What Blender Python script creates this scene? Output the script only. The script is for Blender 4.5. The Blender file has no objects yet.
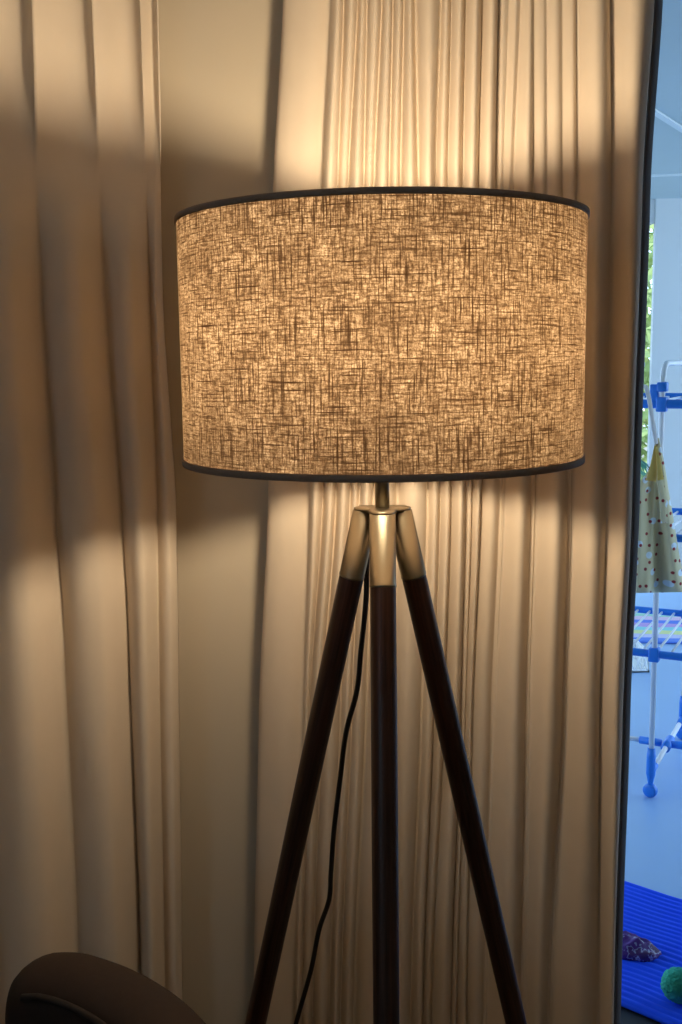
import bpy, bmesh, math, random
from mathutils import Vector, Matrix, noise
random.seed(7)
SC = bpy.context.scene
COL = SC.collection
PI = math.pi

# ------------------------------------------------------------------ camera
PITCH, ROLL, FPX = 0.142, 0.0122, 1066.0
EYE = Vector((0, 0, 1.32))
FWD = Vector((0, math.cos(PITCH), -math.sin(PITCH)))
R0 = Vector((1, 0, 0)); U0 = Vector((0, math.sin(PITCH), math.cos(PITCH)))
RGT = R0 * math.cos(ROLL) - U0 * math.sin(ROLL)
UPV = R0 * math.sin(ROLL) + U0 * math.cos(ROLL)

def ray(u, v):
    return RGT * ((u - 341) / FPX) + UPV * ((512 - v) / FPX) + FWD
def at_y(u, v, y):                     # measured point on the vertical plane Y = y
    d = ray(u, v); return EYE + d * (y / d.y)
def at_z(u, v, z):                     # measured point on the horizontal plane Z = z
    d = ray(u, v); return EYE + d * ((z - EYE.z) / d.z)
def v_of(p):
    q = Vector(p) - EYE; d = q.dot(FWD); return 512 - FPX * q.dot(UPV) / d

cam = bpy.data.cameras.new('camera'); co = bpy.data.objects.new('camera', cam); COL.objects.link(co)
cam.sensor_fit = 'VERTICAL'; cam.sensor_height = 24.0; cam.lens = FPX * 24.0 / 1024
cam.clip_start = 0.02; cam.clip_end = 200
co.matrix_world = Matrix(((RGT.x, UPV.x, -FWD.x, EYE.x), (RGT.y, UPV.y, -FWD.y, EYE.y), (RGT.z, UPV.z, -FWD.z, EYE.z), (0, 0, 0, 1)))
SC.camera = co

# ------------------------------------------------------------------ materials
def mat(name, color=(.5, .5, .5), rough=.6, metal=0.0, spec=.5):
    m = bpy.data.materials.new(name); m.use_nodes = True
    b = m.node_tree.nodes['Principled BSDF']
    b.inputs['Base Color'].default_value = (*color, 1); b.inputs['Roughness'].default_value = rough
    b.inputs['Metallic'].default_value = metal; b.inputs['Specular IOR Level'].default_value = spec
    return m
class NT:
    def __init__(s, m): s.t = m.node_tree; s.n = s.t.nodes; s.l = s.t.links; s.b = s.n.get('Principled BSDF')
    def new(s, k, **kw):
        x = s.n.new(k)
        for a, b in kw.items(): setattr(x, a, b)
        return x
    def link(s, a, b): s.l.new(a, b)
    def coord(s, out='Object', scale=(1, 1, 1), rot=(0, 0, 0)):
        c = s.new('ShaderNodeTexCoord'); mp = s.new('ShaderNodeMapping')
        mp.inputs['Scale'].default_value = scale; mp.inputs['Rotation'].default_value = rot
        s.link(c.outputs[out], mp.inputs['Vector']); return mp.outputs['Vector']
    def noise(s, vec, scale=5, detail=2, rough=.5):
        n = s.new('ShaderNodeTexNoise'); n.inputs['Scale'].default_value = scale
        n.inputs['Detail'].default_value = detail; n.inputs['Roughness'].default_value = rough
        s.link(vec, n.inputs['Vector']); return n.outputs['Fac']
    def ramp(s, fac, stops):
        r = s.new('ShaderNodeValToRGB'); e = r.color_ramp.elements
        while len(e) < len(stops): e.new(.5)
        for el, (p, c) in zip(e, stops):
            el.position = p; el.color = (c, c, c, 1) if isinstance(c, (int, float)) else (*c, 1)
        s.link(fac, r.inputs['Fac']); return r.outputs['Color']
    def mix(s, fac, a, b, mode='MIX'):
        x = s.new('ShaderNodeMix', data_type='RGBA', blend_type=mode)
        for sock, val in ((x.inputs[0], fac), (x.inputs[6], a), (x.inputs[7], b)):
            if isinstance(val, (int, float)): sock.default_value = val
            elif isinstance(val, tuple): sock.default_value = (*val, 1)
            else: s.link(val, sock)
        return x.outputs[2]
    def bump(s, h, strength=.2, dist=.002):
        b = s.new('ShaderNodeBump'); b.inputs['Strength'].default_value = strength; b.inputs['Distance'].default_value = dist
        s.link(h, b.inputs['Height']); s.link(b.outputs['Normal'], s.b.inputs['Normal'])

def speckled(name, c1, c2, scale=8, rough=.8, bump=0, spec=.3, stretch=(1, 1, 1), metal=0):
    m = mat(name, c1, rough, metal, spec); t = NT(m)
    f = t.noise(t.coord('Object', stretch), scale, 4)
    t.link(t.mix(f, c1, c2), t.b.inputs['Base Color'])
    if bump: t.bump(f, bump)
    return m

M = {}
M['wall'] = speckled('painted_wall', (.58, .51, .395), (.62, .545, .425), 4, .85)
M['ceiling'] = mat('ceiling_paint', (.75, .72, .66), .9)
M['floor'] = speckled('timber_floor', (.22, .13, .07), (.30, .18, .10), 6, .5, 0, .4, (1, 12, 1))
M['curtain'] = speckled('curtain_cloth', (.66, .565, .45), (.70, .605, .485), 30, .95, .08, .1)
M['return_shade'] = mat('curtain_return_shade', (.095, .09, .092), .9)  # dark tone paints the shade on the curtain's turned-back edge
M['curtain_l'] = speckled('drape_cloth', (.66, .575, .465), (.70, .61, .50), 30, .95, .08, .1)
M['tile'] = speckled('balcony_tile', (.26, .43, .70), (.31, .49, .76), 2.5, .35, 0, .5)
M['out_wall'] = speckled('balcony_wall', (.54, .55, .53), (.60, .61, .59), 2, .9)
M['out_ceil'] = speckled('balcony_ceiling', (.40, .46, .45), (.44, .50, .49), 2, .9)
M['batten'] = mat('ceiling_batten', (.60, .64, .63), .8)
M['alu'] = mat('dark_aluminium', (.008, .008, .009), .6, 0)
M['brass'] = speckled('antique_brass', (.22, .195, .14), (.30, .265, .195), 40, .38, 0, .5, (1, 1, .15), 1.0)
M['rim'] = speckled('shade_tape', (.27, .20, .155), (.34, .255, .20), 300, .9)
m = bpy.data.materials.new('fill_window_glass'); m.use_nodes = True; t = NT(m); t.n.remove(t.b)
g1, g2, g3 = t.new('ShaderNodeBsdfTransparent'), t.new('ShaderNodeBsdfGlossy'), t.new('ShaderNodeMixShader')
g1.inputs['Color'].default_value = (.93, .96, .95, 1); g2.inputs['Roughness'].default_value = .02; g3.inputs[0].default_value = .06
t.link(g1.outputs[0], g3.inputs[1]); t.link(g2.outputs[0], g3.inputs[2]); t.link(g3.outputs[0], t.n['Material Output'].inputs['Surface'])
M['glass'] = m
M['cord'] = mat('black_flex', (.012, .011, .011), .5)
M['rubber'] = mat('rubber', (.02, .02, .02), .7)
M['socket'] = mat('lamp_socket', (.08, .08, .08), .5)
M['wire_white'] = mat('white_enamel', (.78, .80, .82), .35)
M['blue_plastic'] = mat('blue_plastic', (.02, .20, .72), .4)
M['chair'] = speckled('brown_upholstery', (.034, .022, .018), (.045, .029, .023), 120, .85, .15)
M['chair_pipe'] = mat('dark_piping', (.018, .012, .010), .8)
M['chair_wood'] = speckled('chair_wood', (.05, .025, .014), (.08, .04, .02), 20, .4, 0, .5, (1, 1, .1))
M['leaf'] = speckled('foliage', (.22, .34, .12), (.55, .62, .26), 6, .6)
M['leaf_dark'] = speckled('palm_leaf', (.05, .20, .13), (.10, .30, .20), 9, .5)
M['bark'] = speckled('bark', (.10, .07, .05), (.18, .13, .09), 10, .9)
M['pot'] = mat('terracotta', (.35, .14, .08), .8)
M['strap_yellow'] = mat('mustard_strap', (.62, .42, .10), .8)
M['strap_white'] = mat('white_strap', (.80, .78, .76), .8)
M['plastic_white'] = mat('white_crate', (.8, .82, .82), .5)
M['gravel'] = speckled('yard_ground', (.2, .2, .17), (.3, .28, .22), 5, .9)

# walnut
m = mat('dark_walnut', (.03, .014, .009), .42, 0, .4); t = NT(m)
f = t.noise(t.coord('Object', (1, 1, .03)), 260, 4, .6)
t.link(t.ramp(f, [(.3, (.014, .006, .004)), (.7, (.062, .026, .015))]), t.b.inputs['Base Color']); t.bump(f, .3, .001)
M['walnut'] = m

# linen drum shade: thread pattern in UV metres, lets a little of the bulb's light through
m = bpy.data.materials.new('linen_shade'); m.use_nodes = True; t = NT(m)
t.n.remove(t.b)
out = t.n['Material Output']
def threads(su, sv, lo, hi, detail=2):
    return t.ramp(t.noise(t.coord('UV', (su, sv, 1)), 1, detail, .55), [(lo, 1.0), (hi, 0.0)])
h1 = threads(17, 560, .54, .71); h2 = threads(95, 430, .42, .72, 3)
v1 = threads(560, 17, .53, .71); v2 = threads(430, 95, .42, .72, 3)
fine = t.ramp(t.noise(t.coord('UV', (620, 620, 1)), 1, 2), [(.30, .30), (.62, 1.0)])
mott = t.ramp(t.noise(t.coord('UV', (30, 30, 1)), 1, 3), [(.3, .70), (.7, 1.12)])
w = t.mix(.75, h1, t.mix(1.0, h1, v1, 'MULTIPLY'))
w = t.mix(.80, w, v1, 'MULTIPLY'); w = t.mix(.75, w, h2, 'MULTIPLY'); w = t.mix(.75, w, v2, 'MULTIPLY')
w = t.mix(.8, w, fine, 'MULTIPLY'); w = t.mix(1.0, w, mott, 'MULTIPLY')
tc = t.ramp(w, [(0.0, (.010, .005, .0022)), (.35, (.053, .033, .017)), (.75, (.155, .112, .068)), (1.0, (.225, .172, .112))])
dc = t.ramp(w, [(0.0, (.10, .065, .042)), (.5, (.26, .20, .15)), (1.0, (.40, .34, .27))])
dif = t.new('ShaderNodeBsdfDiffuse'); tr = t.new('ShaderNodeBsdfTranslucent'); ad = t.new('ShaderNodeAddShader')
t.link(dc, dif.inputs['Color']); t.link(tc, tr.inputs['Color'])
t.link(dif.outputs[0], ad.inputs[0]); t.link(tr.outputs[0], ad.inputs[1]); t.link(ad.outputs[0], out.inputs['Surface'])
M['linen'] = m

# glowing bulb
m = mat('lit_bulb', (.9, .9, .85), .3); b = m.node_tree.nodes['Principled BSDF']
b.inputs['Emission Color'].default_value = (1.0, .785, .53, 1); b.inputs['Emission Strength'].default_value = 272
M['bulb'] = m

# polka dot apron cloth (UV metres)
m = mat('polka_cloth', (.7, .6, .4), .85); t = NT(m)
def dots(scale, rnd, r0, r1, seed=0):
    vo = t.new('ShaderNodeTexVoronoi', voronoi_dimensions='2D'); vo.inputs['Scale'].default_value = scale; vo.inputs['Randomness'].default_value = rnd
    c = t.new('ShaderNodeTexCoord'); mp = t.new('ShaderNodeMapping'); mp.inputs['Location'].default_value = (seed, seed * .7, 0)
    t.link(c.outputs['UV'], mp.inputs['Vector']); t.link(mp.outputs['Vector'], vo.inputs['Vector'])
    return t.ramp(vo.outputs['Distance'], [(r0, 1.0), (r1, 0.0)])
c = t.mix(dots(17, .8, .15, .18, 3.3), (.68, .60, .36), (.70, .80, .86))
c = t.mix(dots(30, .6, .12, .16, 0), c, (.30, .03, .03))
t.link(c, t.b.inputs['Base Color']); M['polka'] = m

# ribbed blue mat
M['mat_blue'] = speckled('blue_quilt', (.01, .07, .88), (.02, .11, .95), 20, .8, .2, .15)
# purple cloth with pale scribbles
m = mat('purple_print', (.08, .03, .2), .6); t = NT(m)
f = t.noise(t.coord('Object'), 38, 3, .6)
t.link(t.ramp(f, [(.42, (.07, .012, .19)), (.50, (.09, .02, .22)), (.535, (.38, .42, .62)), (.57, (.08, .02, .14)), (.75, (.03, .008, .06))]), t.b.inputs['Base Color'])
M['purple'] = m
M['pom'] = speckled('green_wool', (.02, .30, .20), (.06, .48, .34), 60, .95, .4)
# striped rug
m = mat('striped_weave', (.3, .3, .6), .9); t = NT(m)
cr = t.new('ShaderNodeValToRGB'); cr.color_ramp.interpolation = 'CONSTANT'
cols = [(.10, .22, .70), (.50, .50, .72), (.62, .66, .30), (.24, .58, .62), (.45, .30, .62), (.08, .18, .65), (.62, .45, .60), (.30, .55, .45)]
e = cr.color_ramp.elements
while len(e) < len(cols): e.new(.5)
for i, cc in enumerate(cols): e[i].position = i / len(cols); e[i].color = (*cc, 1)
sx = t.new('ShaderNodeSeparateXYZ'); t.link(t.coord('Generated'), sx.inputs[0]); t.link(sx.outputs['Y'], cr.inputs['Fac'])
t.link(cr.outputs['Color'], t.b.inputs['Base Color']); M['stripes'] = m

# ------------------------------------------------------------------ mesh helpers
def link_bm(name, bm, material, parent=None, smooth=True, loc=None):
    me = bpy.data.meshes.new(name); bm.normal_update(); bm.to_mesh(me); bm.free()
    if smooth:
        for p in me.polygons: p.use_smooth = True
    me.materials.append(material)
    o = bpy.data.objects.new(name, me); COL.objects.link(o)
    if parent: o.parent = parent
    if loc is not None: o.location = loc
    return o
def tag(o, label, cat, group=None, kind=None):
    o['label'] = label; o['category'] = cat
    if group: o['group'] = group
    if kind: o['kind'] = kind
    return o
def empty(name, loc, rz=0.0):
    o = bpy.data.objects.new(name, None); COL.objects.link(o); o.location = loc; o.rotation_euler = (0, 0, rz); o.empty_display_size = .05
    return o
def struct(name, bm, material, parent=None, smooth=False):
    o = link_bm(name, bm, material, parent, smooth); o['kind'] = 'structure'; return o
def add_box(bm, lo, hi, bev=0.0, mtx=None):
    r = bmesh.ops.create_cube(bm, size=1.0); vs = r['verts']
    lo, hi = Vector(lo), Vector(hi); c = (lo + hi) / 2; s = hi - lo
    for v in vs: v.co = Vector((v.co.x * s.x, v.co.y * s.y, v.co.z * s.z)) + c
    if bev:
        es = list({e for v in vs for e in v.link_edges})
        r = bmesh.ops.bevel(bm, geom=es, offset=bev, segments=3, affect='EDGES', profile=.5)
        vs = list({v for f in r['faces'] for v in f.verts} | {v for v in vs if v.is_valid})
    if mtx is not None:
        done = set()
        for v in vs:
            if v.is_valid and v not in done: v.co = mtx @ v.co; done.add(v)
def catmull(pts, n=8):
    pts = [Vector(p) for p in pts]; out = []
    for i in range(len(pts) - 1):
        p0 = pts[max(i - 1, 0)]; p1 = pts[i]; p2 = pts[i + 1]; p3 = pts[min(i + 2, len(pts) - 1)]
        for k in range(n):
            s = k / n
            out.append(.5 * ((2 * p1) + (p2 - p0) * s + (2 * p0 - 5 * p1 + 4 * p2 - p3) * s * s + (3 * p1 - p0 - 3 * p2 + p3) * s ** 3))
    out.append(pts[-1]); return out
def add_tube(bm, pts, r, seg=12, cap=True):
    pts = [Vector(p) for p in pts]; n = len(pts)
    rr = r if isinstance(r, (list, tuple)) else [r] * n
    tan = [(pts[min(i + 1, n - 1)] - pts[max(i - 1, 0)]).normalized() for i in range(n)]
    ref = Vector((0, 0, 1)) if abs(tan[0].z) < .9 else Vector((1, 0, 0))
    nx = tan[0].cross(ref).normalized(); rings = []
    for i in range(n):
        nx = (nx - tan[i] * nx.dot(tan[i])).normalized(); ny = tan[i].cross(nx)
        rings.append([bm.verts.new(pts[i] + (nx * math.cos(2 * PI * k / seg) + ny * math.sin(2 * PI * k / seg)) * rr[i]) for k in range(seg)])
    for a, b in zip(rings, rings[1:]):
        for k in range(seg): bm.faces.new((a[k], a[(k + 1) % seg], b[(k + 1) % seg], b[k]))
    if cap: bm.faces.new(rings[0][::-1]); bm.faces.new(rings[-1])
def add_lathe(bm, prof, seg=32, center=(0, 0, 0), axis=None):
    c = Vector(center); rings = []
    q = Vector((0, 0, 1)).rotation_difference(Vector(axis)).to_matrix() if axis is not None else Matrix.Identity(3)
    for r, z in prof:
        if r < 1e-6: rings.append([bm.verts.new(c + q @ Vector((0, 0, z)))])
        else: rings.append([bm.verts.new(c + q @ Vector((r * math.cos(2 * PI * k / seg), r * math.sin(2 * PI * k / seg), z))) for k in range(seg)])
    for a, b in zip(rings, rings[1:]):
        for k in range(seg):
            j = (k + 1) % seg
            if len(a) == 1 and len(b) == 1: continue
            if len(a) == 1: bm.faces.new((a[0], b[j], b[k]))
            elif len(b) == 1: bm.faces.new((a[k], a[j], b[0]))
            else: bm.faces.new((a[k], a[j], b[j], b[k]))
def add_grid(bm, rows, uvs=None):
    vs = [[bm.verts.new(p) for p in r] for r in rows]
    uvl = bm.loops.layers.uv.new('UVMap') if uvs else None
    for i in range(len(vs) - 1):
        for j in range(len(vs[0]) - 1):
            f = bm.faces.new((vs[i][j], vs[i][j + 1], vs[i + 1][j + 1], vs[i + 1][j]))
            if uvs:
                for lp, (a, b) in zip(f.loops, ((i, j), (i, j + 1), (i + 1, j + 1), (i + 1, j))): lp[uvl].uv = uvs[a][b]
def B(): return bmesh.new()
def interp(xs, ys, x):
    if x <= xs[0]: return ys[0] + (ys[1] - ys[0]) / (xs[1] - xs[0]) * max(x - xs[0], -160) * .6
    if x >= xs[-1]: return ys[-1] + (ys[-1] - ys[-2]) / (xs[-1] - xs[-2]) * min(x - xs[-1], 260) * .6
    for i in range(len(xs) - 1):
        if x <= xs[i + 1]:
            s = (x - xs[i]) / (xs[i + 1] - xs[i]); s = s * s * (3 - 2 * s) * .35 + s * .65
            return ys[i] + (ys[i + 1] - ys[i]) * s

# ------------------------------------------------------------------ the room
WY = 1.685; WT = at_z(626, 1003, .004).y - WY                     # inner face and thickness of the wall with the balcony door
DX0, DX1, DZ = -.02, 1.35, 2.22        # door opening
XL, XR, YF, ZC = -1.5, 2.3, -2.4, 2.55
b = B(); add_box(b, (XL - .1, YF - .1, -.08), (XR + .1, WY, 0)); struct('floor', b, M['floor'])
b = B(); add_box(b, (XL - .1, YF - .1, ZC), (XR + .1, WY + WT, ZC + .08)); struct('ceiling', b, M['ceiling'])
b = B()
add_box(b, (XL - .1, WY, -.08), (DX0, WY + WT, ZC)); add_box(b, (DX1, WY, -.08), (XR + .1, WY + WT, ZC)); add_box(b, (DX0, WY, DZ), (DX1, WY + WT, ZC))
struct('wall_back', b, M['wall'])
W0, W1, WZ0, WZ1 = -1.65, -.55, .9, 1.75
b = B(); add_box(b, (XL - .1, YF - .1, 0), (XL, W0, ZC)); add_box(b, (XL - .1, W1, 0), (XL, WY, ZC)); add_box(b, (XL - .1, W0, 0), (XL, W1, WZ0)); add_box(b, (XL - .1, W0, WZ1), (XL, W1, ZC)); struct('wall_left', b, M['wall'])
b = B()
for a_, c_ in (((W0, WZ0), (W0 + .04, WZ1)), ((W1 - .04, WZ0), (W1, WZ1)), ((W0 + .04, WZ0), (W1 - .04, WZ0 + .04)), ((W0 + .04, WZ1 - .04), (W1 - .04, WZ1))): add_box(b, (XL - .07, a_[0], a_[1]), (XL - .03, c_[0], c_[1]))
wf = struct('fill_window_1', b, M['plastic_white'])  # unseen window, added and sized for cool fill daylight
b = B(); add_box(b, (XL - .053, W0 + .04, WZ0 + .04), (XL - .047, W1 - .04, WZ1 - .04)); link_bm('pane', b, M['glass'], wf, False)
b = B(); add_box(b, (XR, YF - .1, 0), (XR + .1, WY, ZC)); struct('wall_right', b, M['wall'])
b = B(); add_box(b, (XL, YF - .1, 0), (XR, YF, ZC)); struct('wall_front', b, M['wall'])
b = B(); add_box(b, (XL, WY - .014, 0), (DX0 - .02, WY, .09), .004); struct('baseboard_back', b, M['ceiling'])
# door frame: threshold track and jambs
b = B()
add_box(b, (DX0, WY + .02, -.08), (DX1, WY + WT, .004)); 
for k in (.04, .075, .11): add_box(b, (DX0, WY + k, .004), (DX1, WY + k + .008, .018))
add_box(b, (DX0, WY + .02, .015), (DX0 + .045, WY + WT, DZ)); add_box(b, (DX1 - .045, WY + .02, .015), (DX1, WY + WT, DZ)); add_box(b, (DX0 + .045, WY + .02, DZ - .05), (DX1 - .045, WY + WT, DZ))
struct('door_1', b, M['alu'])

# ------------------------------------------------------------------ curtains
def curtain(name, Y0, VS, lists, depth, material, xref, sign=None, hook=0, zt=2.46, zb=.02, power=.7, nsub=12, right_return=0.0, left_return=0.0, lean=0.0, skew=.5):
    rows = []; edge = []; nz = 84
    for i in range(nz + 1):
        z = zb + (zt - zb) * i / nz
        v = v_of((xref, Y0, z)); us = [interp(VS, l, v) for l in lists]
        for k in range(1, len(us)): us[k] = max(us[k], us[k - 1] + .8)
        ys = [Y0 + lean * (at_y(u, v, Y0).x + .12) for u in us]; xs = [at_y(u, v, y_).x for u, y_ in zip(us, ys)]
        g = sign(v) if sign else 1.0
        row = []; pw0 = power if not isinstance(power, tuple) else power[0] + (power[1] - power[0]) * (1 - g) / 1.7
        if left_return: row += [Vector((xs[0] + .006, ys[0] + left_return, z)), Vector((xs[0] + .001, ys[0] + left_return * .5, z))]
        for k in range(len(xs) - 1):
            wd = xs[k + 1] - xs[k]; D = depth[k] if depth[k] is not None else (min(max(1.25 * wd, .004), .030) if k < 13 else min(max(.82 * wd - .007, .0004), .030))
            pw = pw0 if k < 13 else 1.0
            D *= 1 + .25 * noise.noise(Vector((k * 3.1, z * 1.7, 4)))
            for j in range(nsub + (k == len(xs) - 2)):
                s = j / nsub
                # skew and a slow wobble keep the cloth from reading as corrugated sheet
                cr_ = .5 + (skew - .5) * max(g, 0); s2 = (.5 * s / cr_ if s < cr_ else .5 + .5 * (s - cr_) / (1 - cr_)) + .06 * noise.noise(Vector((k * 7.7, z * 1.3, 9))) * math.sin(PI * s)
                bulge = max(math.sin(PI * s2), 0) ** pw
                y = ys[k] + (ys[k + 1] - ys[k]) * s - D * (g * bulge) - .003 * noise.noise(Vector((xs[k] * 8 + s * 2, z * 2.2, k)))
                row.append(Vector((xs[k] + wd * s, y, z)))
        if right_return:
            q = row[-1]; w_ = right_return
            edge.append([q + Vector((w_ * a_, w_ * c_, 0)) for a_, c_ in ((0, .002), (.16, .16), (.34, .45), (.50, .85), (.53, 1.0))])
        rows.append(row)
    b = B(); add_grid(b, rows)
    o = link_bm(name, b, material)
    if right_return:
        b = B(); add_grid(b, edge); e_ = link_bm('shaded_return', b, M['return_shade'], o); e_['label'] = 'turned-back edge of the curtain, its shade painted dark grey'
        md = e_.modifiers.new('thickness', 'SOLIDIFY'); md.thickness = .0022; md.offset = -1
    md = o.modifiers.new('thickness', 'SOLIDIFY'); md.thickness = .0022; md.offset = -1
    return o

VS = [0, 185, 500, 700, 950]
RV = [[283, 273, 268, 259, 254], [330, 321, 309, 303, 295], [344, 338, 323, 310, 303], [358, 348, 336, 322, 314], [367, 364, 350, 341, 331],
      [382, 374, 359, 352, 342], [393, 389, 373, 366, 355], [404, 400, 397, 392, 388], [415, 418, 428, 422, 412], [441, 435, 440, 434, 424],
      [451, 447, 451, 445, 433], [465, 462, 466, 461, 452], [482, 478, 472, 466, 458], [498, 495, 481, 473, 467], [509, 503, 500, 491, 484],
      [521, 514, 504, 495, 488], [534, 533, 531, 525, 521], [547, 548, 536, 530, 526], [562, 562, 568, 562, 549], [576, 577, 572, 566, 553],
      [610, 612, 607, 600, 599], [655, 643, 632, 623, 615]]
RD = [.012] + [None] * 19 + [.030]
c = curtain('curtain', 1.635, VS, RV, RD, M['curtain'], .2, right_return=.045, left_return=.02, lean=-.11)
b = B(); add_box(b, (-0.14, 1.6 - .018, ZC - .085), (0.62, 1.6 + .018, ZC), .004); link_bm('curtain_track', b, M['plastic_white'], c)
tag(c, 'long beige curtain of tight folds hanging behind the lamp, edging the open balcony door', 'curtain')
VL = [0, 200, 300, 500, 600, 900]
LV = [[-190, -185, -183, -176, -172, -160], [-110, -106, -104, -98, -94, -84], [-40, -35, -32, -22, -18, -8], [33, 38, 42, 55, 62, 75], [92, 100, 105, 121, 127, 138],
      [140, 147, 150, 157, 158, 163], [157, 161, 163, 176, 178, 181]]
def flip(v):
    s = min(max((v - 110) / 190, 0), 1); s = s * s * (3 - 2 * s); return -.7 + 1.7 * s
c = curtain('drape', 1.715, VL, LV, [.052, .052, .052, .052, .048, .022, .012], M['curtain_l'], -.4, sign=flip, power=(1.0, .75), nsub=28, skew=.70, lean=.6)
b = B(); add_box(b, (-.60, -.018, ZC - .085), (.02, .018, ZC), .004, Matrix.Translation((-.25, 1.625, 0)) @ Matrix.Rotation(math.atan(.6), 4, 'Z')); link_bm('curtain_track', b, M['plastic_white'], c)
tag(c, 'cream curtain with wide soft folds hanging left of the lamp and the bare wall strip', 'curtain')
# ------------------------------------------------------------------ tripod floor lamp
LX, LY, ZT, ZB, HZ, OFF0, S, DL, RS = .0489, 1.2464, 1.4774, 1.2031, 1.1448, .0219, .2534, -.0355, .23
lamp = empty('floor_lamp', (LX, LY, 0)); tag(lamp, 'lit tripod floor lamp with linen drum shade, brass hub and dark wooden legs', 'lamp')
n = 128
rows, uvs = [], []
for i in range(9):
    z = ZB + (ZT - ZB) * i / 8
    rows.append([Vector((RS * math.cos(2 * PI * k / n + .5 * PI), RS * math.sin(2 * PI * k / n + .5 * PI), z)) for k in range(n + 1)])
    uvs.append([(2 * PI * RS * k / n, z - ZB) for k in range(n + 1)])
b = B(); add_grid(b, rows, uvs); bmesh.ops.remove_doubles(b, verts=b.verts, dist=1e-5)
shade = link_bm('lamp_shade', b, M['linen'], lamp)
for z, h in ((ZB + .0006, .0064), (ZT - .0054, .0054)):
    b = B(); add_lathe(b, [(RS - .0025, z - .001), (RS + .0018, z - .001), (RS + .0022, z + h * .5), (RS + .0018, z + h), (RS - .0025, z + h), (RS - .0025, z - .001)], 128)
    o = link_bm('rim_band', b, M['rim'], shade); o['label'] = 'dark grey fabric tape round the rim'
b = B()
for k in range(3):
    a = DL + 2 * PI * k / 3 + .5
    add_tube(b, [(.018 * math.cos(a), .018 * math.sin(a), ZB + .028), (RS * .55 * math.cos(a), RS * .55 * math.sin(a), ZB + .028), ((RS - .002) * math.cos(a), (RS - .002) * math.sin(a), ZB + .006)], .0016, 8)
add_lathe(b, [(.016, ZB + .026), (.021, ZB + .026), (.021, ZB + .030), (.016, ZB + .030), (.016, ZB + .026)], 24)
link_bm('shade_spider', b, M['brass'], shade)
BZ = 1.322
b = B(); add_lathe(b, [(0, HZ), (.0085, HZ), (.0085, ZB + .02), (0, ZB + .02)], 20); link_bm('stem', b, M['brass'], lamp)
b = B(); add_lathe(b, [(0, ZB + .02), (.0155, ZB + .02), (.0165, ZB + .024), (.0165, BZ - .064), (.0145, BZ - .061), (0, BZ - .061)], 24); link_bm('bulb_socket', b, M['socket'], lamp)
b = B(); prof = [(.042 * math.cos(a_), BZ + .042 * math.sin(a_)) for a_ in [math.radians(-31 + 121 * k / 16) for k in range(16)]] + [(0, BZ + .042)]
add_lathe(b, prof, 32); lb = link_bm('light_bulb', b, M['bulb'], lamp)
b = B(); add_lathe(b, [(0, BZ - .062), (.0135, BZ - .062), (.0145, BZ - .056), (.0190, BZ - .046), (.0285, BZ - .034), (.0362, BZ - .0215), (.0350, BZ - .0210), (0, BZ - .0210)], 32); o = link_bm('bulb_baffle', b, M['plastic_white'], lb); o['label'] = 'white bulb base, added to dim the light below'  # unseen base, added and widened to cut the bulb's downward light
# three lobed hub plate, its lobes pressed down over the sleeves
LA = [math.radians(150) + DL, math.radians(30) + DL, math.radians(270) + DL]
b = B(); N = 96; rings = []
def lobe(k): return 0.0285 + .0090 * math.cos(3 * (2 * PI * k / N - LA[0]))
for fr, dz in ((0, .0035), (.5, .0035), (.85, .0030), (1.0, .0012), (1.0, -.0022), (.85, -.002), (0, -.002)):
    ring = []
    for k in range(N):
        a = 2 * PI * k / N; r = lobe(k) * max(fr, .02)
        ring.append(b.verts.new((r * math.cos(a), r * math.sin(a), HZ + dz - .001)))
    rings.append(ring)
for p, q in zip(rings, rings[1:]):
    for k in range(N): b.faces.new((p[k], p[(k + 1) % N], q[(k + 1) % N], q[k]))
b.faces.new(rings[0]); b.faces.new(rings[-1][::-1])
link_bm('hub_plate', b, M['brass'], lamp)
for a in LA:
    def pt(z): 
        o = OFF0 + S * (HZ - z); return Vector((o * math.cos(a), o * math.sin(a), z))
    top = pt(HZ - .003); axis = (pt(0) - pt(1)).normalized()
    leglen = (pt(0) - top).length
    q = Vector((0, 0, 1)).rotation_difference(-axis).to_matrix()
    # leg: tapered turned pole
    b = B(); prof = [(0, -.070), (.0148, -.070), (.0150, -.09), (.0150, -.35), (.0142, -.75), (.0128, -leglen + .006), (.0115, -leglen + .003), (0, -leglen + .003)]
    add_lathe(b, prof, 28)
    lg = link_bm('leg', b, M['walnut'], lamp); lg.location = top; lg.rotation_euler = q.to_euler()
    b = B(); add_lathe(b, [(0, 0), (.0128, 0), (.0148, -.001), (.0153, -.004), (.0153, -.0815), (.0157, -.082), (.0157, -.0845), (.0150, -.085), (0, -.085)], 28)
    for v in b.verts:
        if v.co.z > -.012: v.co.z += (HZ - .0022 - (top + q @ v.co).z) / (-axis).z
    sl = link_bm('leg_sleeve', b, M['brass'], lg); sl['label'] = 'antique brass sleeve at the top of the leg'
    b = B(); add_lathe(b, [(0, -leglen + .008), (.0136, -leglen + .008), (.0136, -leglen + .002), (.011, -leglen), (0, -leglen)], 20)
    link_bm('rubber_foot', b, M['rubber'], lg)
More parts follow.
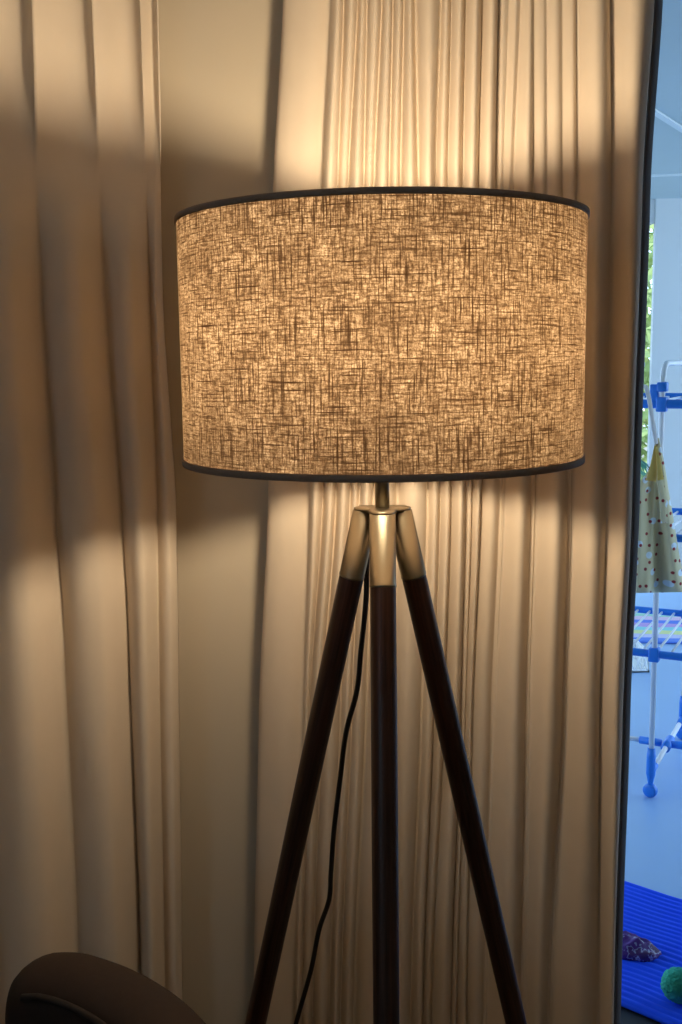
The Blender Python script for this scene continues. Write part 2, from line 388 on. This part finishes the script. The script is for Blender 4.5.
# flex hanging from the hub
cp = [((368, 548), 1.27), ((366, 600), 1.275), ((361, 650), 1.29), ((357, 690), 1.30), ((346, 733), 1.32), ((340, 780), 1.34), ((334, 830), 1.355), ((331, 872), 1.37), ((329, 900), 1.38), ((319, 930), 1.39), ((311, 970), 1.40), ((297, 1020), 1.41), ((285, 1070), 1.42), ((272, 1130), 1.43)]
pts = [Vector((LX - .001, LY + .004, HZ - .012)), Vector((LX - .004, LY + .014, HZ - .04))] + [at_y(u, v, y) for (u, v), y in cp]
e = pts[-1]; pts += [Vector((e.x - .03, 1.46, .12)), Vector((e.x - .05, 1.50, .02)), Vector((e.x - .08, 1.51, .0045)), Vector((e.x - .2, 1.54, .0045))]
b = B(); add_tube(b, [p - Vector((LX, LY, 0)) for p in catmull(pts, 8)], .0034, 10); link_bm('power_cord', b, M['cord'], lamp)

# ------------------------------------------------------------------ tub armchair (its rounded back shows at the lower left)
CX, CY, CR = -.452, .885, .315
ch = empty('armchair', (CX, CY, 0)); tag(ch, 'dark brown round-backed upholstered armchair in the shadow below the left curtain', 'armchair')
def tub(a0, a1, r_in, r_out, z0, z1, rnd, nseg=110, drop=None):
    b = B(); prof = [(r_in, z0), (r_in, z1 - rnd)]
    mid, hw = (r_in + r_out) / 2, (r_out - r_in) / 2
    for k in range(1, 20):
        t_ = PI - PI * k / 20; prof.append((mid + hw * math.cos(t_), z1 - rnd + rnd * math.sin(t_)))
    prof += [(r_out, z1 - rnd), (r_out, z0)]
    rings = []
    for i in range(nseg + 1):
        s = i / nseg; a = a0 + (a1 - a0) * s
        e_ = min(s, 1 - s) * abs(a1 - a0) * mid            # distance to the arm's end
        k_ = math.sqrt(max(0, 1 - (1 - min(e_ / (hw * 1.1), 1)) ** 2)) * .97 + .03
        dz = -.10 * max(0, abs(a) - 1.15) ** 1.3
        rings.append([b.verts.new(((mid + (r - mid) * k_) * math.cos(a), (mid + (r - mid) * k_) * math.sin(a), z0 + (z - z0) * (.9 + .1 * k_) + dz * (z - z0) / (z1 - z0))) for r, z in prof])
    m_ = len(prof)
    for p, q in zip(rings, rings[1:]):
        for k in range(m_): b.faces.new((p[k], q[k], q[(k + 1) % m_], p[(k + 1) % m_]))
    b.faces.new(rings[0]); b.faces.new(rings[-1][::-1]); bmesh.ops.recalc_face_normals(b, faces=b.faces)
    return b
A0, A1 = math.radians(-118), math.radians(82)
sh = link_bm('backrest', tub(A0, A1, CR - .055, CR + .045, .14, .625, .045), M['chair'], ch)
pp = [Vector(((CR - .051) * math.cos(A0 + .12 + (A1 - A0 - .28) * k / 40), (CR - .051) * math.sin(A0 + .12 + (A1 - A0 - .28) * k / 40), 0.603 - .10 * max(0, abs(A0 + .12 + (A1 - A0 - .28) * k / 40) - 1.15) ** 1.3)) for k in range(41)]
b = B(); add_tube(b, pp, .0045, 8); o = link_bm('piping', b, M['chair_pipe'], sh); o['label'] = 'dark piped seam under the rolled top'
b = B(); add_lathe(b, [(0, .14), (CR - .07, .14), (CR - .06, .16), (CR - .06, .29), (CR - .07, .30), (0, .30)], 40); link_bm('seat_base', b, M['chair'], ch)
b = B(); add_lathe(b, [(0, .302), (CR - .10, .302), (CR - .075, .32), (CR - .068, .36), (CR - .08, .40), (CR - .12, .418), (0, .425)], 40); link_bm('seat_cushion', b, M['chair'], ch)
for k in range(4):
    a = PI / 4 + k * PI / 2
    b = B(); add_lathe(b, [(0, 0), (.013, 0), (.015, .01), (.021, .14), (.021, .15), (0, .15)], 16, (.21 * math.cos(a), .21 * math.sin(a), 0)); link_bm('leg', b, M['chair_wood'], ch)

# ------------------------------------------------------------------ the balcony
OY0, OY1, OX0, OX1, OZ = WY + WT, 6.5, -2.5, 3.9, 2.24
b = B(); add_box(b, (OX0, OY0, -.10), (OX1, OY1 + .1, 0))
struct('floor_balcony', b, M['tile'])
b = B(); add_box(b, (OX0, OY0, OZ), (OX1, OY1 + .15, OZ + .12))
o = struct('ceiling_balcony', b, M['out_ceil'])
b = B()
for p, q in (((640, 101.5), (700, 140)), ((640, 175.5), (700, 173))):
    A, C_ = at_z(*p, OZ), at_z(*q, OZ); d = (C_ - A).normalized(); s = Vector((-d.y, d.x, 0)) * .014
    A = A - d * 1.5; C_ = C_ + d * .25
    vs = [b.verts.new(x) for x in (A - s, C_ - s, C_ + s, A + s)]; ws = [b.verts.new(x.co - Vector((0, 0, .008))) for x in vs]
    b.faces.new(vs); b.faces.new(ws[::-1])
    for k in range(4): b.faces.new((vs[k], ws[k], ws[(k + 1) % 4], vs[(k + 1) % 4]))
bmesh.ops.recalc_face_normals(b, faces=b.faces)
struct('trim_1', b, M['batten'])
wx = at_y(653, 320, OY1).x
b = B(); add_box(b, (wx, OY1, 0), (OX1, OY1 + .04, OZ)); struct('wall_balcony', b, M['out_wall'])
b = B(); add_box(b, (OX0, OY1 + .02, OZ - .14), (wx, OY1 + .13, OZ)); struct('trim_2', b, M['out_wall'])
b = B(); add_box(b, (-30, OY1 + .2, -3.0), (40, 60, -2.9)); g = struct('ground_yard', b, M['gravel'])
# balustrade across the open end
rl = empty('balcony_railing', ((OX0 + wx) / 2, OY1 + .05, 0)); tag(rl, 'white balcony railing in front of the sunlit greenery', 'railing')
zr = at_y(648, 364.5, OY1 + .05).z; hw = (wx - OX0) / 2 - .03
b = B(); add_tube(b, [(-hw, 0, zr), (hw, 0, zr)], .016, 12); link_bm('handrail', b, M['wire_white'], rl)
b = B(); add_tube(b, [(-hw, 0, .1), (hw, 0, .1)], .012, 10); link_bm('bottom_rail', b, M['wire_white'], rl)
for i in range(5):
    x = -hw + .02 + (2 * hw - .04) * i / 4
    b = B(); add_tube(b, [(x, 0, 0), (x, 0, zr - .01)], .014, 10); link_bm('post', b, M['wire_white'], rl)
# trees in the sun past the railing
def leaf_cloud(cx, cy, cz, rx, ry, rz, n, size):
    b = B()
    for _ in range(n):
        d = Vector((random.gauss(0, 1), random.gauss(0, 1), random.gauss(0, 1))).normalized() * random.random() ** .4
        p = Vector((cx + d.x * rx, cy + d.y * ry, cz + d.z * rz))
        a = Vector((random.uniform(-1, 1), random.uniform(-1, 1), random.uniform(-1, 1))).normalized()
        c_ = a.cross(Vector((random.uniform(-1, 1), random.uniform(-1, 1), .3))).normalized()
        s = size * random.uniform(.6, 1.3); nn = a.cross(c_) * s * .12
        b.faces.new([b.verts.new(x) for x in (p - a * s, p + c_ * s * .4 + nn, p + a * s, p - c_ * s * .4 + nn)])
    return b
def tree(x, y, h, n, label, rx):
    r = empty('garden_tree', (x, y, -2.9)); tag(r, label, 'tree')
    link_bm('foliage', leaf_cloud(0, 0, h * .62, rx, rx, h * .40, n, .10), M['leaf'], r, False)
    b = B(); add_tube(b, catmull([(0, 0, 0), (.05, .03, h * .3), (-.03, .02, h * .55), (.04, 0, h * .75)], 6), [.12 - .004 * k for k in range(19)], 10); link_bm('trunk', b, M['bark'], r)
tree(3.0, 9.6, 6.3, 4200, 'bright green leafy tree framed between the right curtain and the balcony wall', 1.15)
# potted palm by the railing
pc = at_y(646, 440, 5.2)
pl = empty('potted_palm', (pc.x - .62, 5.2, 0)); tag(pl, 'potted palm with striped-looking fronds behind the drying rack, at the curtain edge', 'plant')
b = B(); add_lathe(b, [(0, 0), (.12, 0), (.165, .30), (.175, .30), (.175, .33), (.15, .33), (.145, .27), (0, .27)], 28); link_bm('pot', b, M['pot'], pl)
for k in range(9):
    a = k * 2.4 + .2; L = .62 + .1 * math.sin(k * 2); hh = .62 + .10 * (k % 4)
    sp = catmull([(0, 0, .27), (.05 * math.cos(a), .05 * math.sin(a), .27 + hh * .5), (L * .35 * math.cos(a), L * .35 * math.sin(a), .27 + hh), (L * math.cos(a), L * math.sin(a), .27 + hh * .80)], 8)
    b = B(); add_tube(b, sp, [.007 - .0002 * i for i in range(len(sp))], 6)
    side = Vector((-math.sin(a), math.cos(a), 0))
    for i in range(9, len(sp)):
        d = (sp[min(i + 1, len(sp) - 1)] - sp[i - 1]).normalized()
        for sg in (-1, 1):
            for q in (0, .5):
                p = sp[i] - d * q * .03; tip = p + (side * sg * .8 + d * .55) * .24 * (1.1 - abs(i - 14) / 16) - Vector((0, 0, .05)); md = (p + tip) / 2 + Vector((0, 0, .012)); w_ = d * .011
                b.faces.new([b.verts.new(x) for x in (p - w_ * .3, md - w_, tip, md + w_, p + w_ * .3)])
    link_bm('frond', b, M['leaf_dark'], pl, False)

# ------------------------------------------------------------------ drying rack on the balcony
FA = at_z(650, 797, 0)                                   # where its near wheel stands
ax = Vector((.888, -.459, 0)); bx = Vector((.459, .888, 0))   # along the rails, across the rack
rk = empty('drying_rack', FA); rk.rotation_euler = (0, 0, math.atan2(ax.y, ax.x)); tag(rk, 'white and blue three-tier tower clothes airer standing on the balcony', 'drying rack')
Rm = Matrix.Rotation(math.atan2(ax.y, ax.x), 4, 'Z'); Ri = Rm.inverted()
def loc(p): return Ri @ (Vector(p) - FA)
W = .55; ZTOP = at_y(672, 363.5, FA.y).z; T2, T3 = at_y(655, 654, FA.y).z, at_y(655, 404, FA.y).z; T25 = at_y(655, 537, FA.y).z
LEFT, RIGHT = -.62, .42
def end_frame(x, lean):
    b = B(); rr = .06
    path = [(x, .0, .11), (x, .0, ZTOP - rr)] + [(x, rr - rr * math.cos(k * PI / 12), ZTOP - rr + rr * math.sin(k * PI / 12)) for k in range(1, 6)] + [(x, rr, ZTOP), (x, W - rr, ZTOP)] + [(x, W - rr + rr * math.sin(k * PI / 12), ZTOP - rr + rr * math.cos(k * PI / 12)) for k in range(1, 6)] + [(x, W, ZTOP - rr), (x, W, .11)]
    add_tube(b, path, .0085, 12); o = link_bm('end_frame', b, M['wire_white'], rk)
    b = B(); add_tube(b, [(x, .02, .075), (x, W - .02, .075)], .008, 10); link_bm('base_bar', b, M['wire_white'], rk)
    for y in (0, W):
        b = B(); add_lathe(b, [(0, .036), (.006, .036), (.009, .05), (.014, .075), (.0135, .13), (.0115, .155), (0, .155)], 16, (x, y, 0))
        s_ = 1 if y == 0 else -1
        add_tube(b, [(x, y, .075), (x, y + s_ * .035, .078), (x, y + s_ * .07, .075)], [.012, .0105, .0095], 12)
        link_bm('foot_socket', b, M['blue_plastic'], rk)
        b = B(); add_lathe(b, [(0, -.011), (.010, -.0115), (.019, -.010), (.0215, -.006), (.0215, .006), (.019, .010), (.010, .0115), (0, .011)], 24, (x, y, .0215), (.2, 1, 0)); link_bm('castor_wheel', b, M['blue_plastic'], rk)
    for z in (T2, T25, T3):
        for y in (0, W):
            b = B(); add_box(b, (x - .015, y - .016, z - .022), (x + .015, y + .016, z + .020), .004); link_bm('tier_clip', b, M['blue_plastic'], rk)
    b = B(); add_box(b, (x - .014, -.014, T3 + .035), (x + .014, .020, T3 + .062), .004); add_box(b, (x - .034, -.008, T3 + .005), (x - .010, .008, T3 + .056), .003); link_bm('lock_clip', b, M['blue_plastic'], rk)
end_frame(0, 0); end_frame(-.58, 0)
b = B(); yj = W / 2; add_tube(b, [(-.58, yj, .075), (-.07, yj, .075)], .008, 10); link_bm('spreader_bar', b, M['wire_white'], rk)
b = B(); add_tube(b, [(-.09, yj, .075), (-.02, yj, .075)], .0125, 12); add_tube(b, [(0, yj - .045, .075), (0, yj + .045, .075)], .015, 12); add_tube(b, [(0, yj, .075), (.07, yj, .077)], .0125, 12); link_bm('base_joint', b, M['blue_plastic'], rk)
for z in (T2, T25, T3):
    b = B(); rr = .0115 if z != T3 else .0135
    for y in (0, W): add_tube(b, [(LEFT, y, z), (RIGHT, y, z)], rr, 10)
    for x in (LEFT, RIGHT): add_tube(b, [(x, 0, z), (x, W, z)], rr * .9, 10)
    tr_ = link_bm('tier_rail', b, M['blue_plastic'], rk)
    nw = 24
    b = B(); add_tube(b, [(0, .003, 0), (0, W - .003, 0)], .0040, 8); w0 = link_bm('tier_wire', b, M['wire_white'], tr_)
    w0.location = (LEFT + .05, 0, z)
    for k in range(1, nw):
        cpy = w0.copy(); COL.objects.link(cpy); cpy.parent = tr_; cpy.location = (LEFT + .05 + (RIGHT - LEFT - .1) * k / (nw - 1), 0, z)

# polka-dot apron hung over the near rail of the top tier
AY = FA.y - .05
def ap(u, v, dy=0): return at_y(u, v, AY + dy)
apron = empty('apron', ap(658, 440)); tag(apron, 'pale yellow polka-dot apron hanging on the drying rack', 'apron')
O = apron.location
L = [(656, 438), (653, 452), (650, 466), (646, 476), (639, 480), (637.5, 500), (637, 530), (636.5, 560), (634.5, 593)]
Rr = [(659, 438), (662, 452), (665, 466), (667, 480), (669, 492), (673, 515), (677, 540), (681, 565), (687, 592)]
rows, uvs = [], []
for (lu, lv), (ru, rv) in zip(L, Rr):
    row, uvr = [], []
    for k in range(25):
        s = k / 24; u = lu + (ru - lu) * s; v = lv + (rv - lv) * s
        wdt = (ru - lu) / 50
        p = ap(u, v, -.030 * wdt * math.sin(s * PI * 2.6 + 1.0) - .035 * math.exp(-((s - .42 + .002 * (lv - 520)) / .10) ** 2) * wdt)
        row.append(p - O); uvr.append((p.x * 1.0, p.z))
    rows.append(row); uvs.append(uvr)
b = B(); add_grid(b, rows[::-1], uvs[::-1]); bd = link_bm('apron_body', b, M['polka'], apron)
for o in (bd,):
    md = o.modifiers.new('sub', 'SUBSURF'); md.levels = md.render_levels = 2
    md = o.modifiers.new('thickness', 'SOLIDIFY'); md.thickness = .002
def strip(name, pix, wd, material, dy, thick=.003):
    b = B(); c_ = [ap(u, v, d_) - O for (u, v, d_) in pix]; c_ = catmull(c_, 6); rows = []; uvq = []
    for i, p in enumerate(c_):
        tn = (c_[min(i + 1, len(c_) - 1)] - c_[max(i - 1, 0)]).normalized(); sd = Vector((tn.z, 0, -tn.x)).normalized() * (wd[0] + (wd[1] - wd[0]) * i / (len(c_) - 1)) / 2
        rows.append([p - sd, p, p + sd]); uvq.append([((q_ + O).x, (q_ + O).z) for q_ in rows[-1]])
    add_grid(b, rows, uvq); o = link_bm(name, b, material, apron); md = o.modifiers.new('thickness', 'SOLIDIFY'); md.thickness = thick
    return o
o = strip('neck_strap', [(640, 392, .10), (642, 384, .05), (645.5, 386, .0), (649, 398, -.01), (652, 416, -.012), (654.5, 432, -.008), (656.5, 444, -.004)], (.013, .011), M['strap_white'], 0); o['label'] = 'white neck strap'
o = strip('tie_band', [(656, 446, -.012), (654.5, 460, -.03), (653, 472, -.034), (651, 481, -.03)], (.008, .030), M['strap_yellow'], 0); o['label'] = 'mustard yellow tie'
o = strip('tie_band', [(656.5, 448, -.02), (659, 462, -.04), (660, 472, -.042), (661, 480, -.038)], (.006, .018), M['strap_yellow'], 0); o['label'] = 'mustard yellow tie'
o = strip('pocket_band', [(660, 480, -.05), (663, 500, -.056), (664.5, 523, -.056)], (.016, .020), M['polka'], 0); o['label'] = 'polka-dot ribbon end with a white edge'

# ------------------------------------------------------------------ things on the balcony floor
# ribbed blue mat
e0, e1 = at_z(622, 880, .012), at_z(682, 899, .012)
ex = (e1 - e0); ex.z = 0; ex.normalize(); ey = Vector((ex.y, -ex.x, 0))        # towards the camera
near = at_z(640, 1013, .012); wid = abs((near - e0).dot(ey))
mt = B(); rows = []; n1, n2 = 60, 150
org = e0 - ex * .45; org.z = 0
for j in range(n2 + 1):
    s = j / n2 * wid; row = []
    for i in range(n1 + 1):
        tt = i / n1 * 1.02
        hgt = .012 + .0045 * abs(math.sin(PI * (s / .0195 + .35 * noise.noise(Vector((tt * 2.5, s * 3, 2)))))) + .006 * noise.noise(Vector((tt * 4, s * 7, 1)))
        if j in (0, n2) or i in (0, n1): hgt = .0075
        row.append(org + ex * (tt + .012 * noise.noise(Vector((s * 9, 0, 3)))) + ey * (s + .012 * noise.noise(Vector((tt * 5, 7, 3)))) + Vector((0, 0, hgt)))
    rows.append(row)
add_grid(mt, rows[::-1]); o = link_bm('floor_mat', mt, M['mat_blue']); md = o.modifiers.new('thickness', 'SOLIDIFY'); md.thickness = .0025; md.offset = -1
tag(o, 'vivid blue ribbed mat on the balcony floor just outside the door', 'mat')
# crumpled purple pouch
pc = at_z(634, 958, .015)
b = B(); rows = []
for i in range(13):
    ph = PI / 2 * i / 12; row = []
    for k in range(33):
        a = 2 * PI * k / 32; r = math.cos(ph) ** .8; q = Vector((r * math.cos(a), r * math.sin(a), 0)); w_ = 1 + .22 * noise.noise(q * 2.3 + Vector((1, 2, 0)))
        row.append(Vector((q.x * .062 * w_, q.y * .040 * w_, .030 * math.sin(ph) * (1 + .7 * noise.noise(Vector((q.x * 2.6, q.y * 2.6, 5)))))))
    rows.append(row)
add_grid(b, rows); bmesh.ops.remove_doubles(b, verts=b.verts, dist=1e-5)
bot = [v for v in b.verts if v.co.z < 1e-4 and v.is_boundary]; bmesh.ops.holes_fill(b, edges=b.edges); bmesh.ops.recalc_face_normals(b, faces=b.faces)
o = link_bm('pouch', b, M['purple'], None, True, (pc.x, pc.y + .03, .014)); o.rotation_euler = (0, 0, math.radians(-25)); tag(o, 'crumpled purple patterned pouch lying on the blue mat', 'pouch')
# woolly ball
pc = at_z(681, 1006, .014)
b = B(); bmesh.ops.create_icosphere(b, subdivisions=5, radius=.036)
for v in b.verts:
    d = v.co.normalized(); v.co = d * (.034 + .0035 * noise.noise(d * 16) + .0025 * noise.noise(d * 40))
o = link_bm('pompom', b, M['pom'], None, True, (pc.x, pc.y + .018, .048)); tag(o, 'green woolly ball resting on the blue mat', 'ball')
# striped rug under the rack
r0, r1 = at_z(632, 641, .01), at_z(632, 612, .01)
b = B(); rows = []
dep = (r1.y - r0.y)
for j in range(31):
    rows.append([Vector((-.2 + 1.15 * i / 40 + .004 * math.sin(j), dep * j / 30, .010 + .004 * noise.noise(Vector((i * .25, j * .3, 0))))) for i in range(41)])
add_grid(b, rows); o = link_bm('striped_rug', b, M['stripes'], None, True, (r0.x, r0.y, 0)); o.rotation_euler = (0, 0, math.radians(-9)); md = o.modifiers.new('thickness', 'SOLIDIFY'); md.thickness = .008; md.offset = -1
tag(o, 'striped multicoloured rug on the balcony floor beyond the drying rack', 'rug')
# white lattice crate
cp_ = at_z(634, 674, 0)
cr_ = empty('plastic_crate', (cp_.x - .08, cp_.y + .12, 0)); tag(cr_, 'white lattice plastic crate on the balcony floor behind the rack', 'crate')
b = B(); w2, d2, h2 = .15, .10, .09
add_box(b, (-w2, -d2, 0), (w2, d2, .006))
for z in (.0, h2 - .012):
    add_box(b, (-w2, -d2, z), (w2, -d2 + .006, z + .012)); add_box(b, (-w2, d2 - .006, z), (w2, d2, z + .012)); add_box(b, (-w2, -d2, z), (-w2 + .006, d2, z + .012)); add_box(b, (w2 - .006, -d2, z), (w2, d2, z + .012))
for k in range(11):
    x = -w2 + .003 + (2 * w2 - .006) * k / 10
    for y in (-d2 + .003, d2 - .003):
        for sg in (-1, 1): add_tube(b, [(x, y, .008), (min(max(x + sg * .03, -w2 + .003), w2 - .003), y, h2 - .008)], .003, 6)
for k in range(8):
    y = -d2 + .003 + (2 * d2 - .006) * k / 7
    for x in (-w2 + .003, w2 - .003):
        for sg in (-1, 1): add_tube(b, [(x, y, .008), (x, min(max(y + sg * .03, -d2 + .003), d2 - .003), h2 - .008)], .003, 6)
link_bm('basket', b, M['plastic_white'], cr_, False)

# ------------------------------------------------------------------ light
wd = bpy.data.worlds.new('sky'); SC.world = wd; wd.use_nodes = True
bg = wd.node_tree.nodes['Background']; bg.inputs['Color'].default_value = (.52, .74, 1.0, 1); bg.inputs['Strength'].default_value = 3.3
sn = bpy.data.lights.new('sun', 'SUN'); sn.energy = 2.5; sn.angle = .03; sn.color = (1, .95, .8)
so = bpy.data.objects.new('sun', sn); COL.objects.link(so); so.rotation_euler = Vector((0.0, .6, -.8)).to_track_quat('-Z', 'Y').to_euler()

vs_ = SC.view_settings
vs_.view_transform = 'Standard'; vs_.look = 'None'; vs_.gamma = 1.0; vs_.exposure = 0.0; vs_.use_curve_mapping = False
SC.display_settings.display_device = 'sRGB'
SC.cycles.use_denoising = True
SC.cycles.max_bounces = 10; SC.cycles.diffuse_bounces = 6
SC.cycles.sample_clamp_indirect = 4.0
SC.cycles.caustics_reflective = False; SC.cycles.caustics_refractive = False
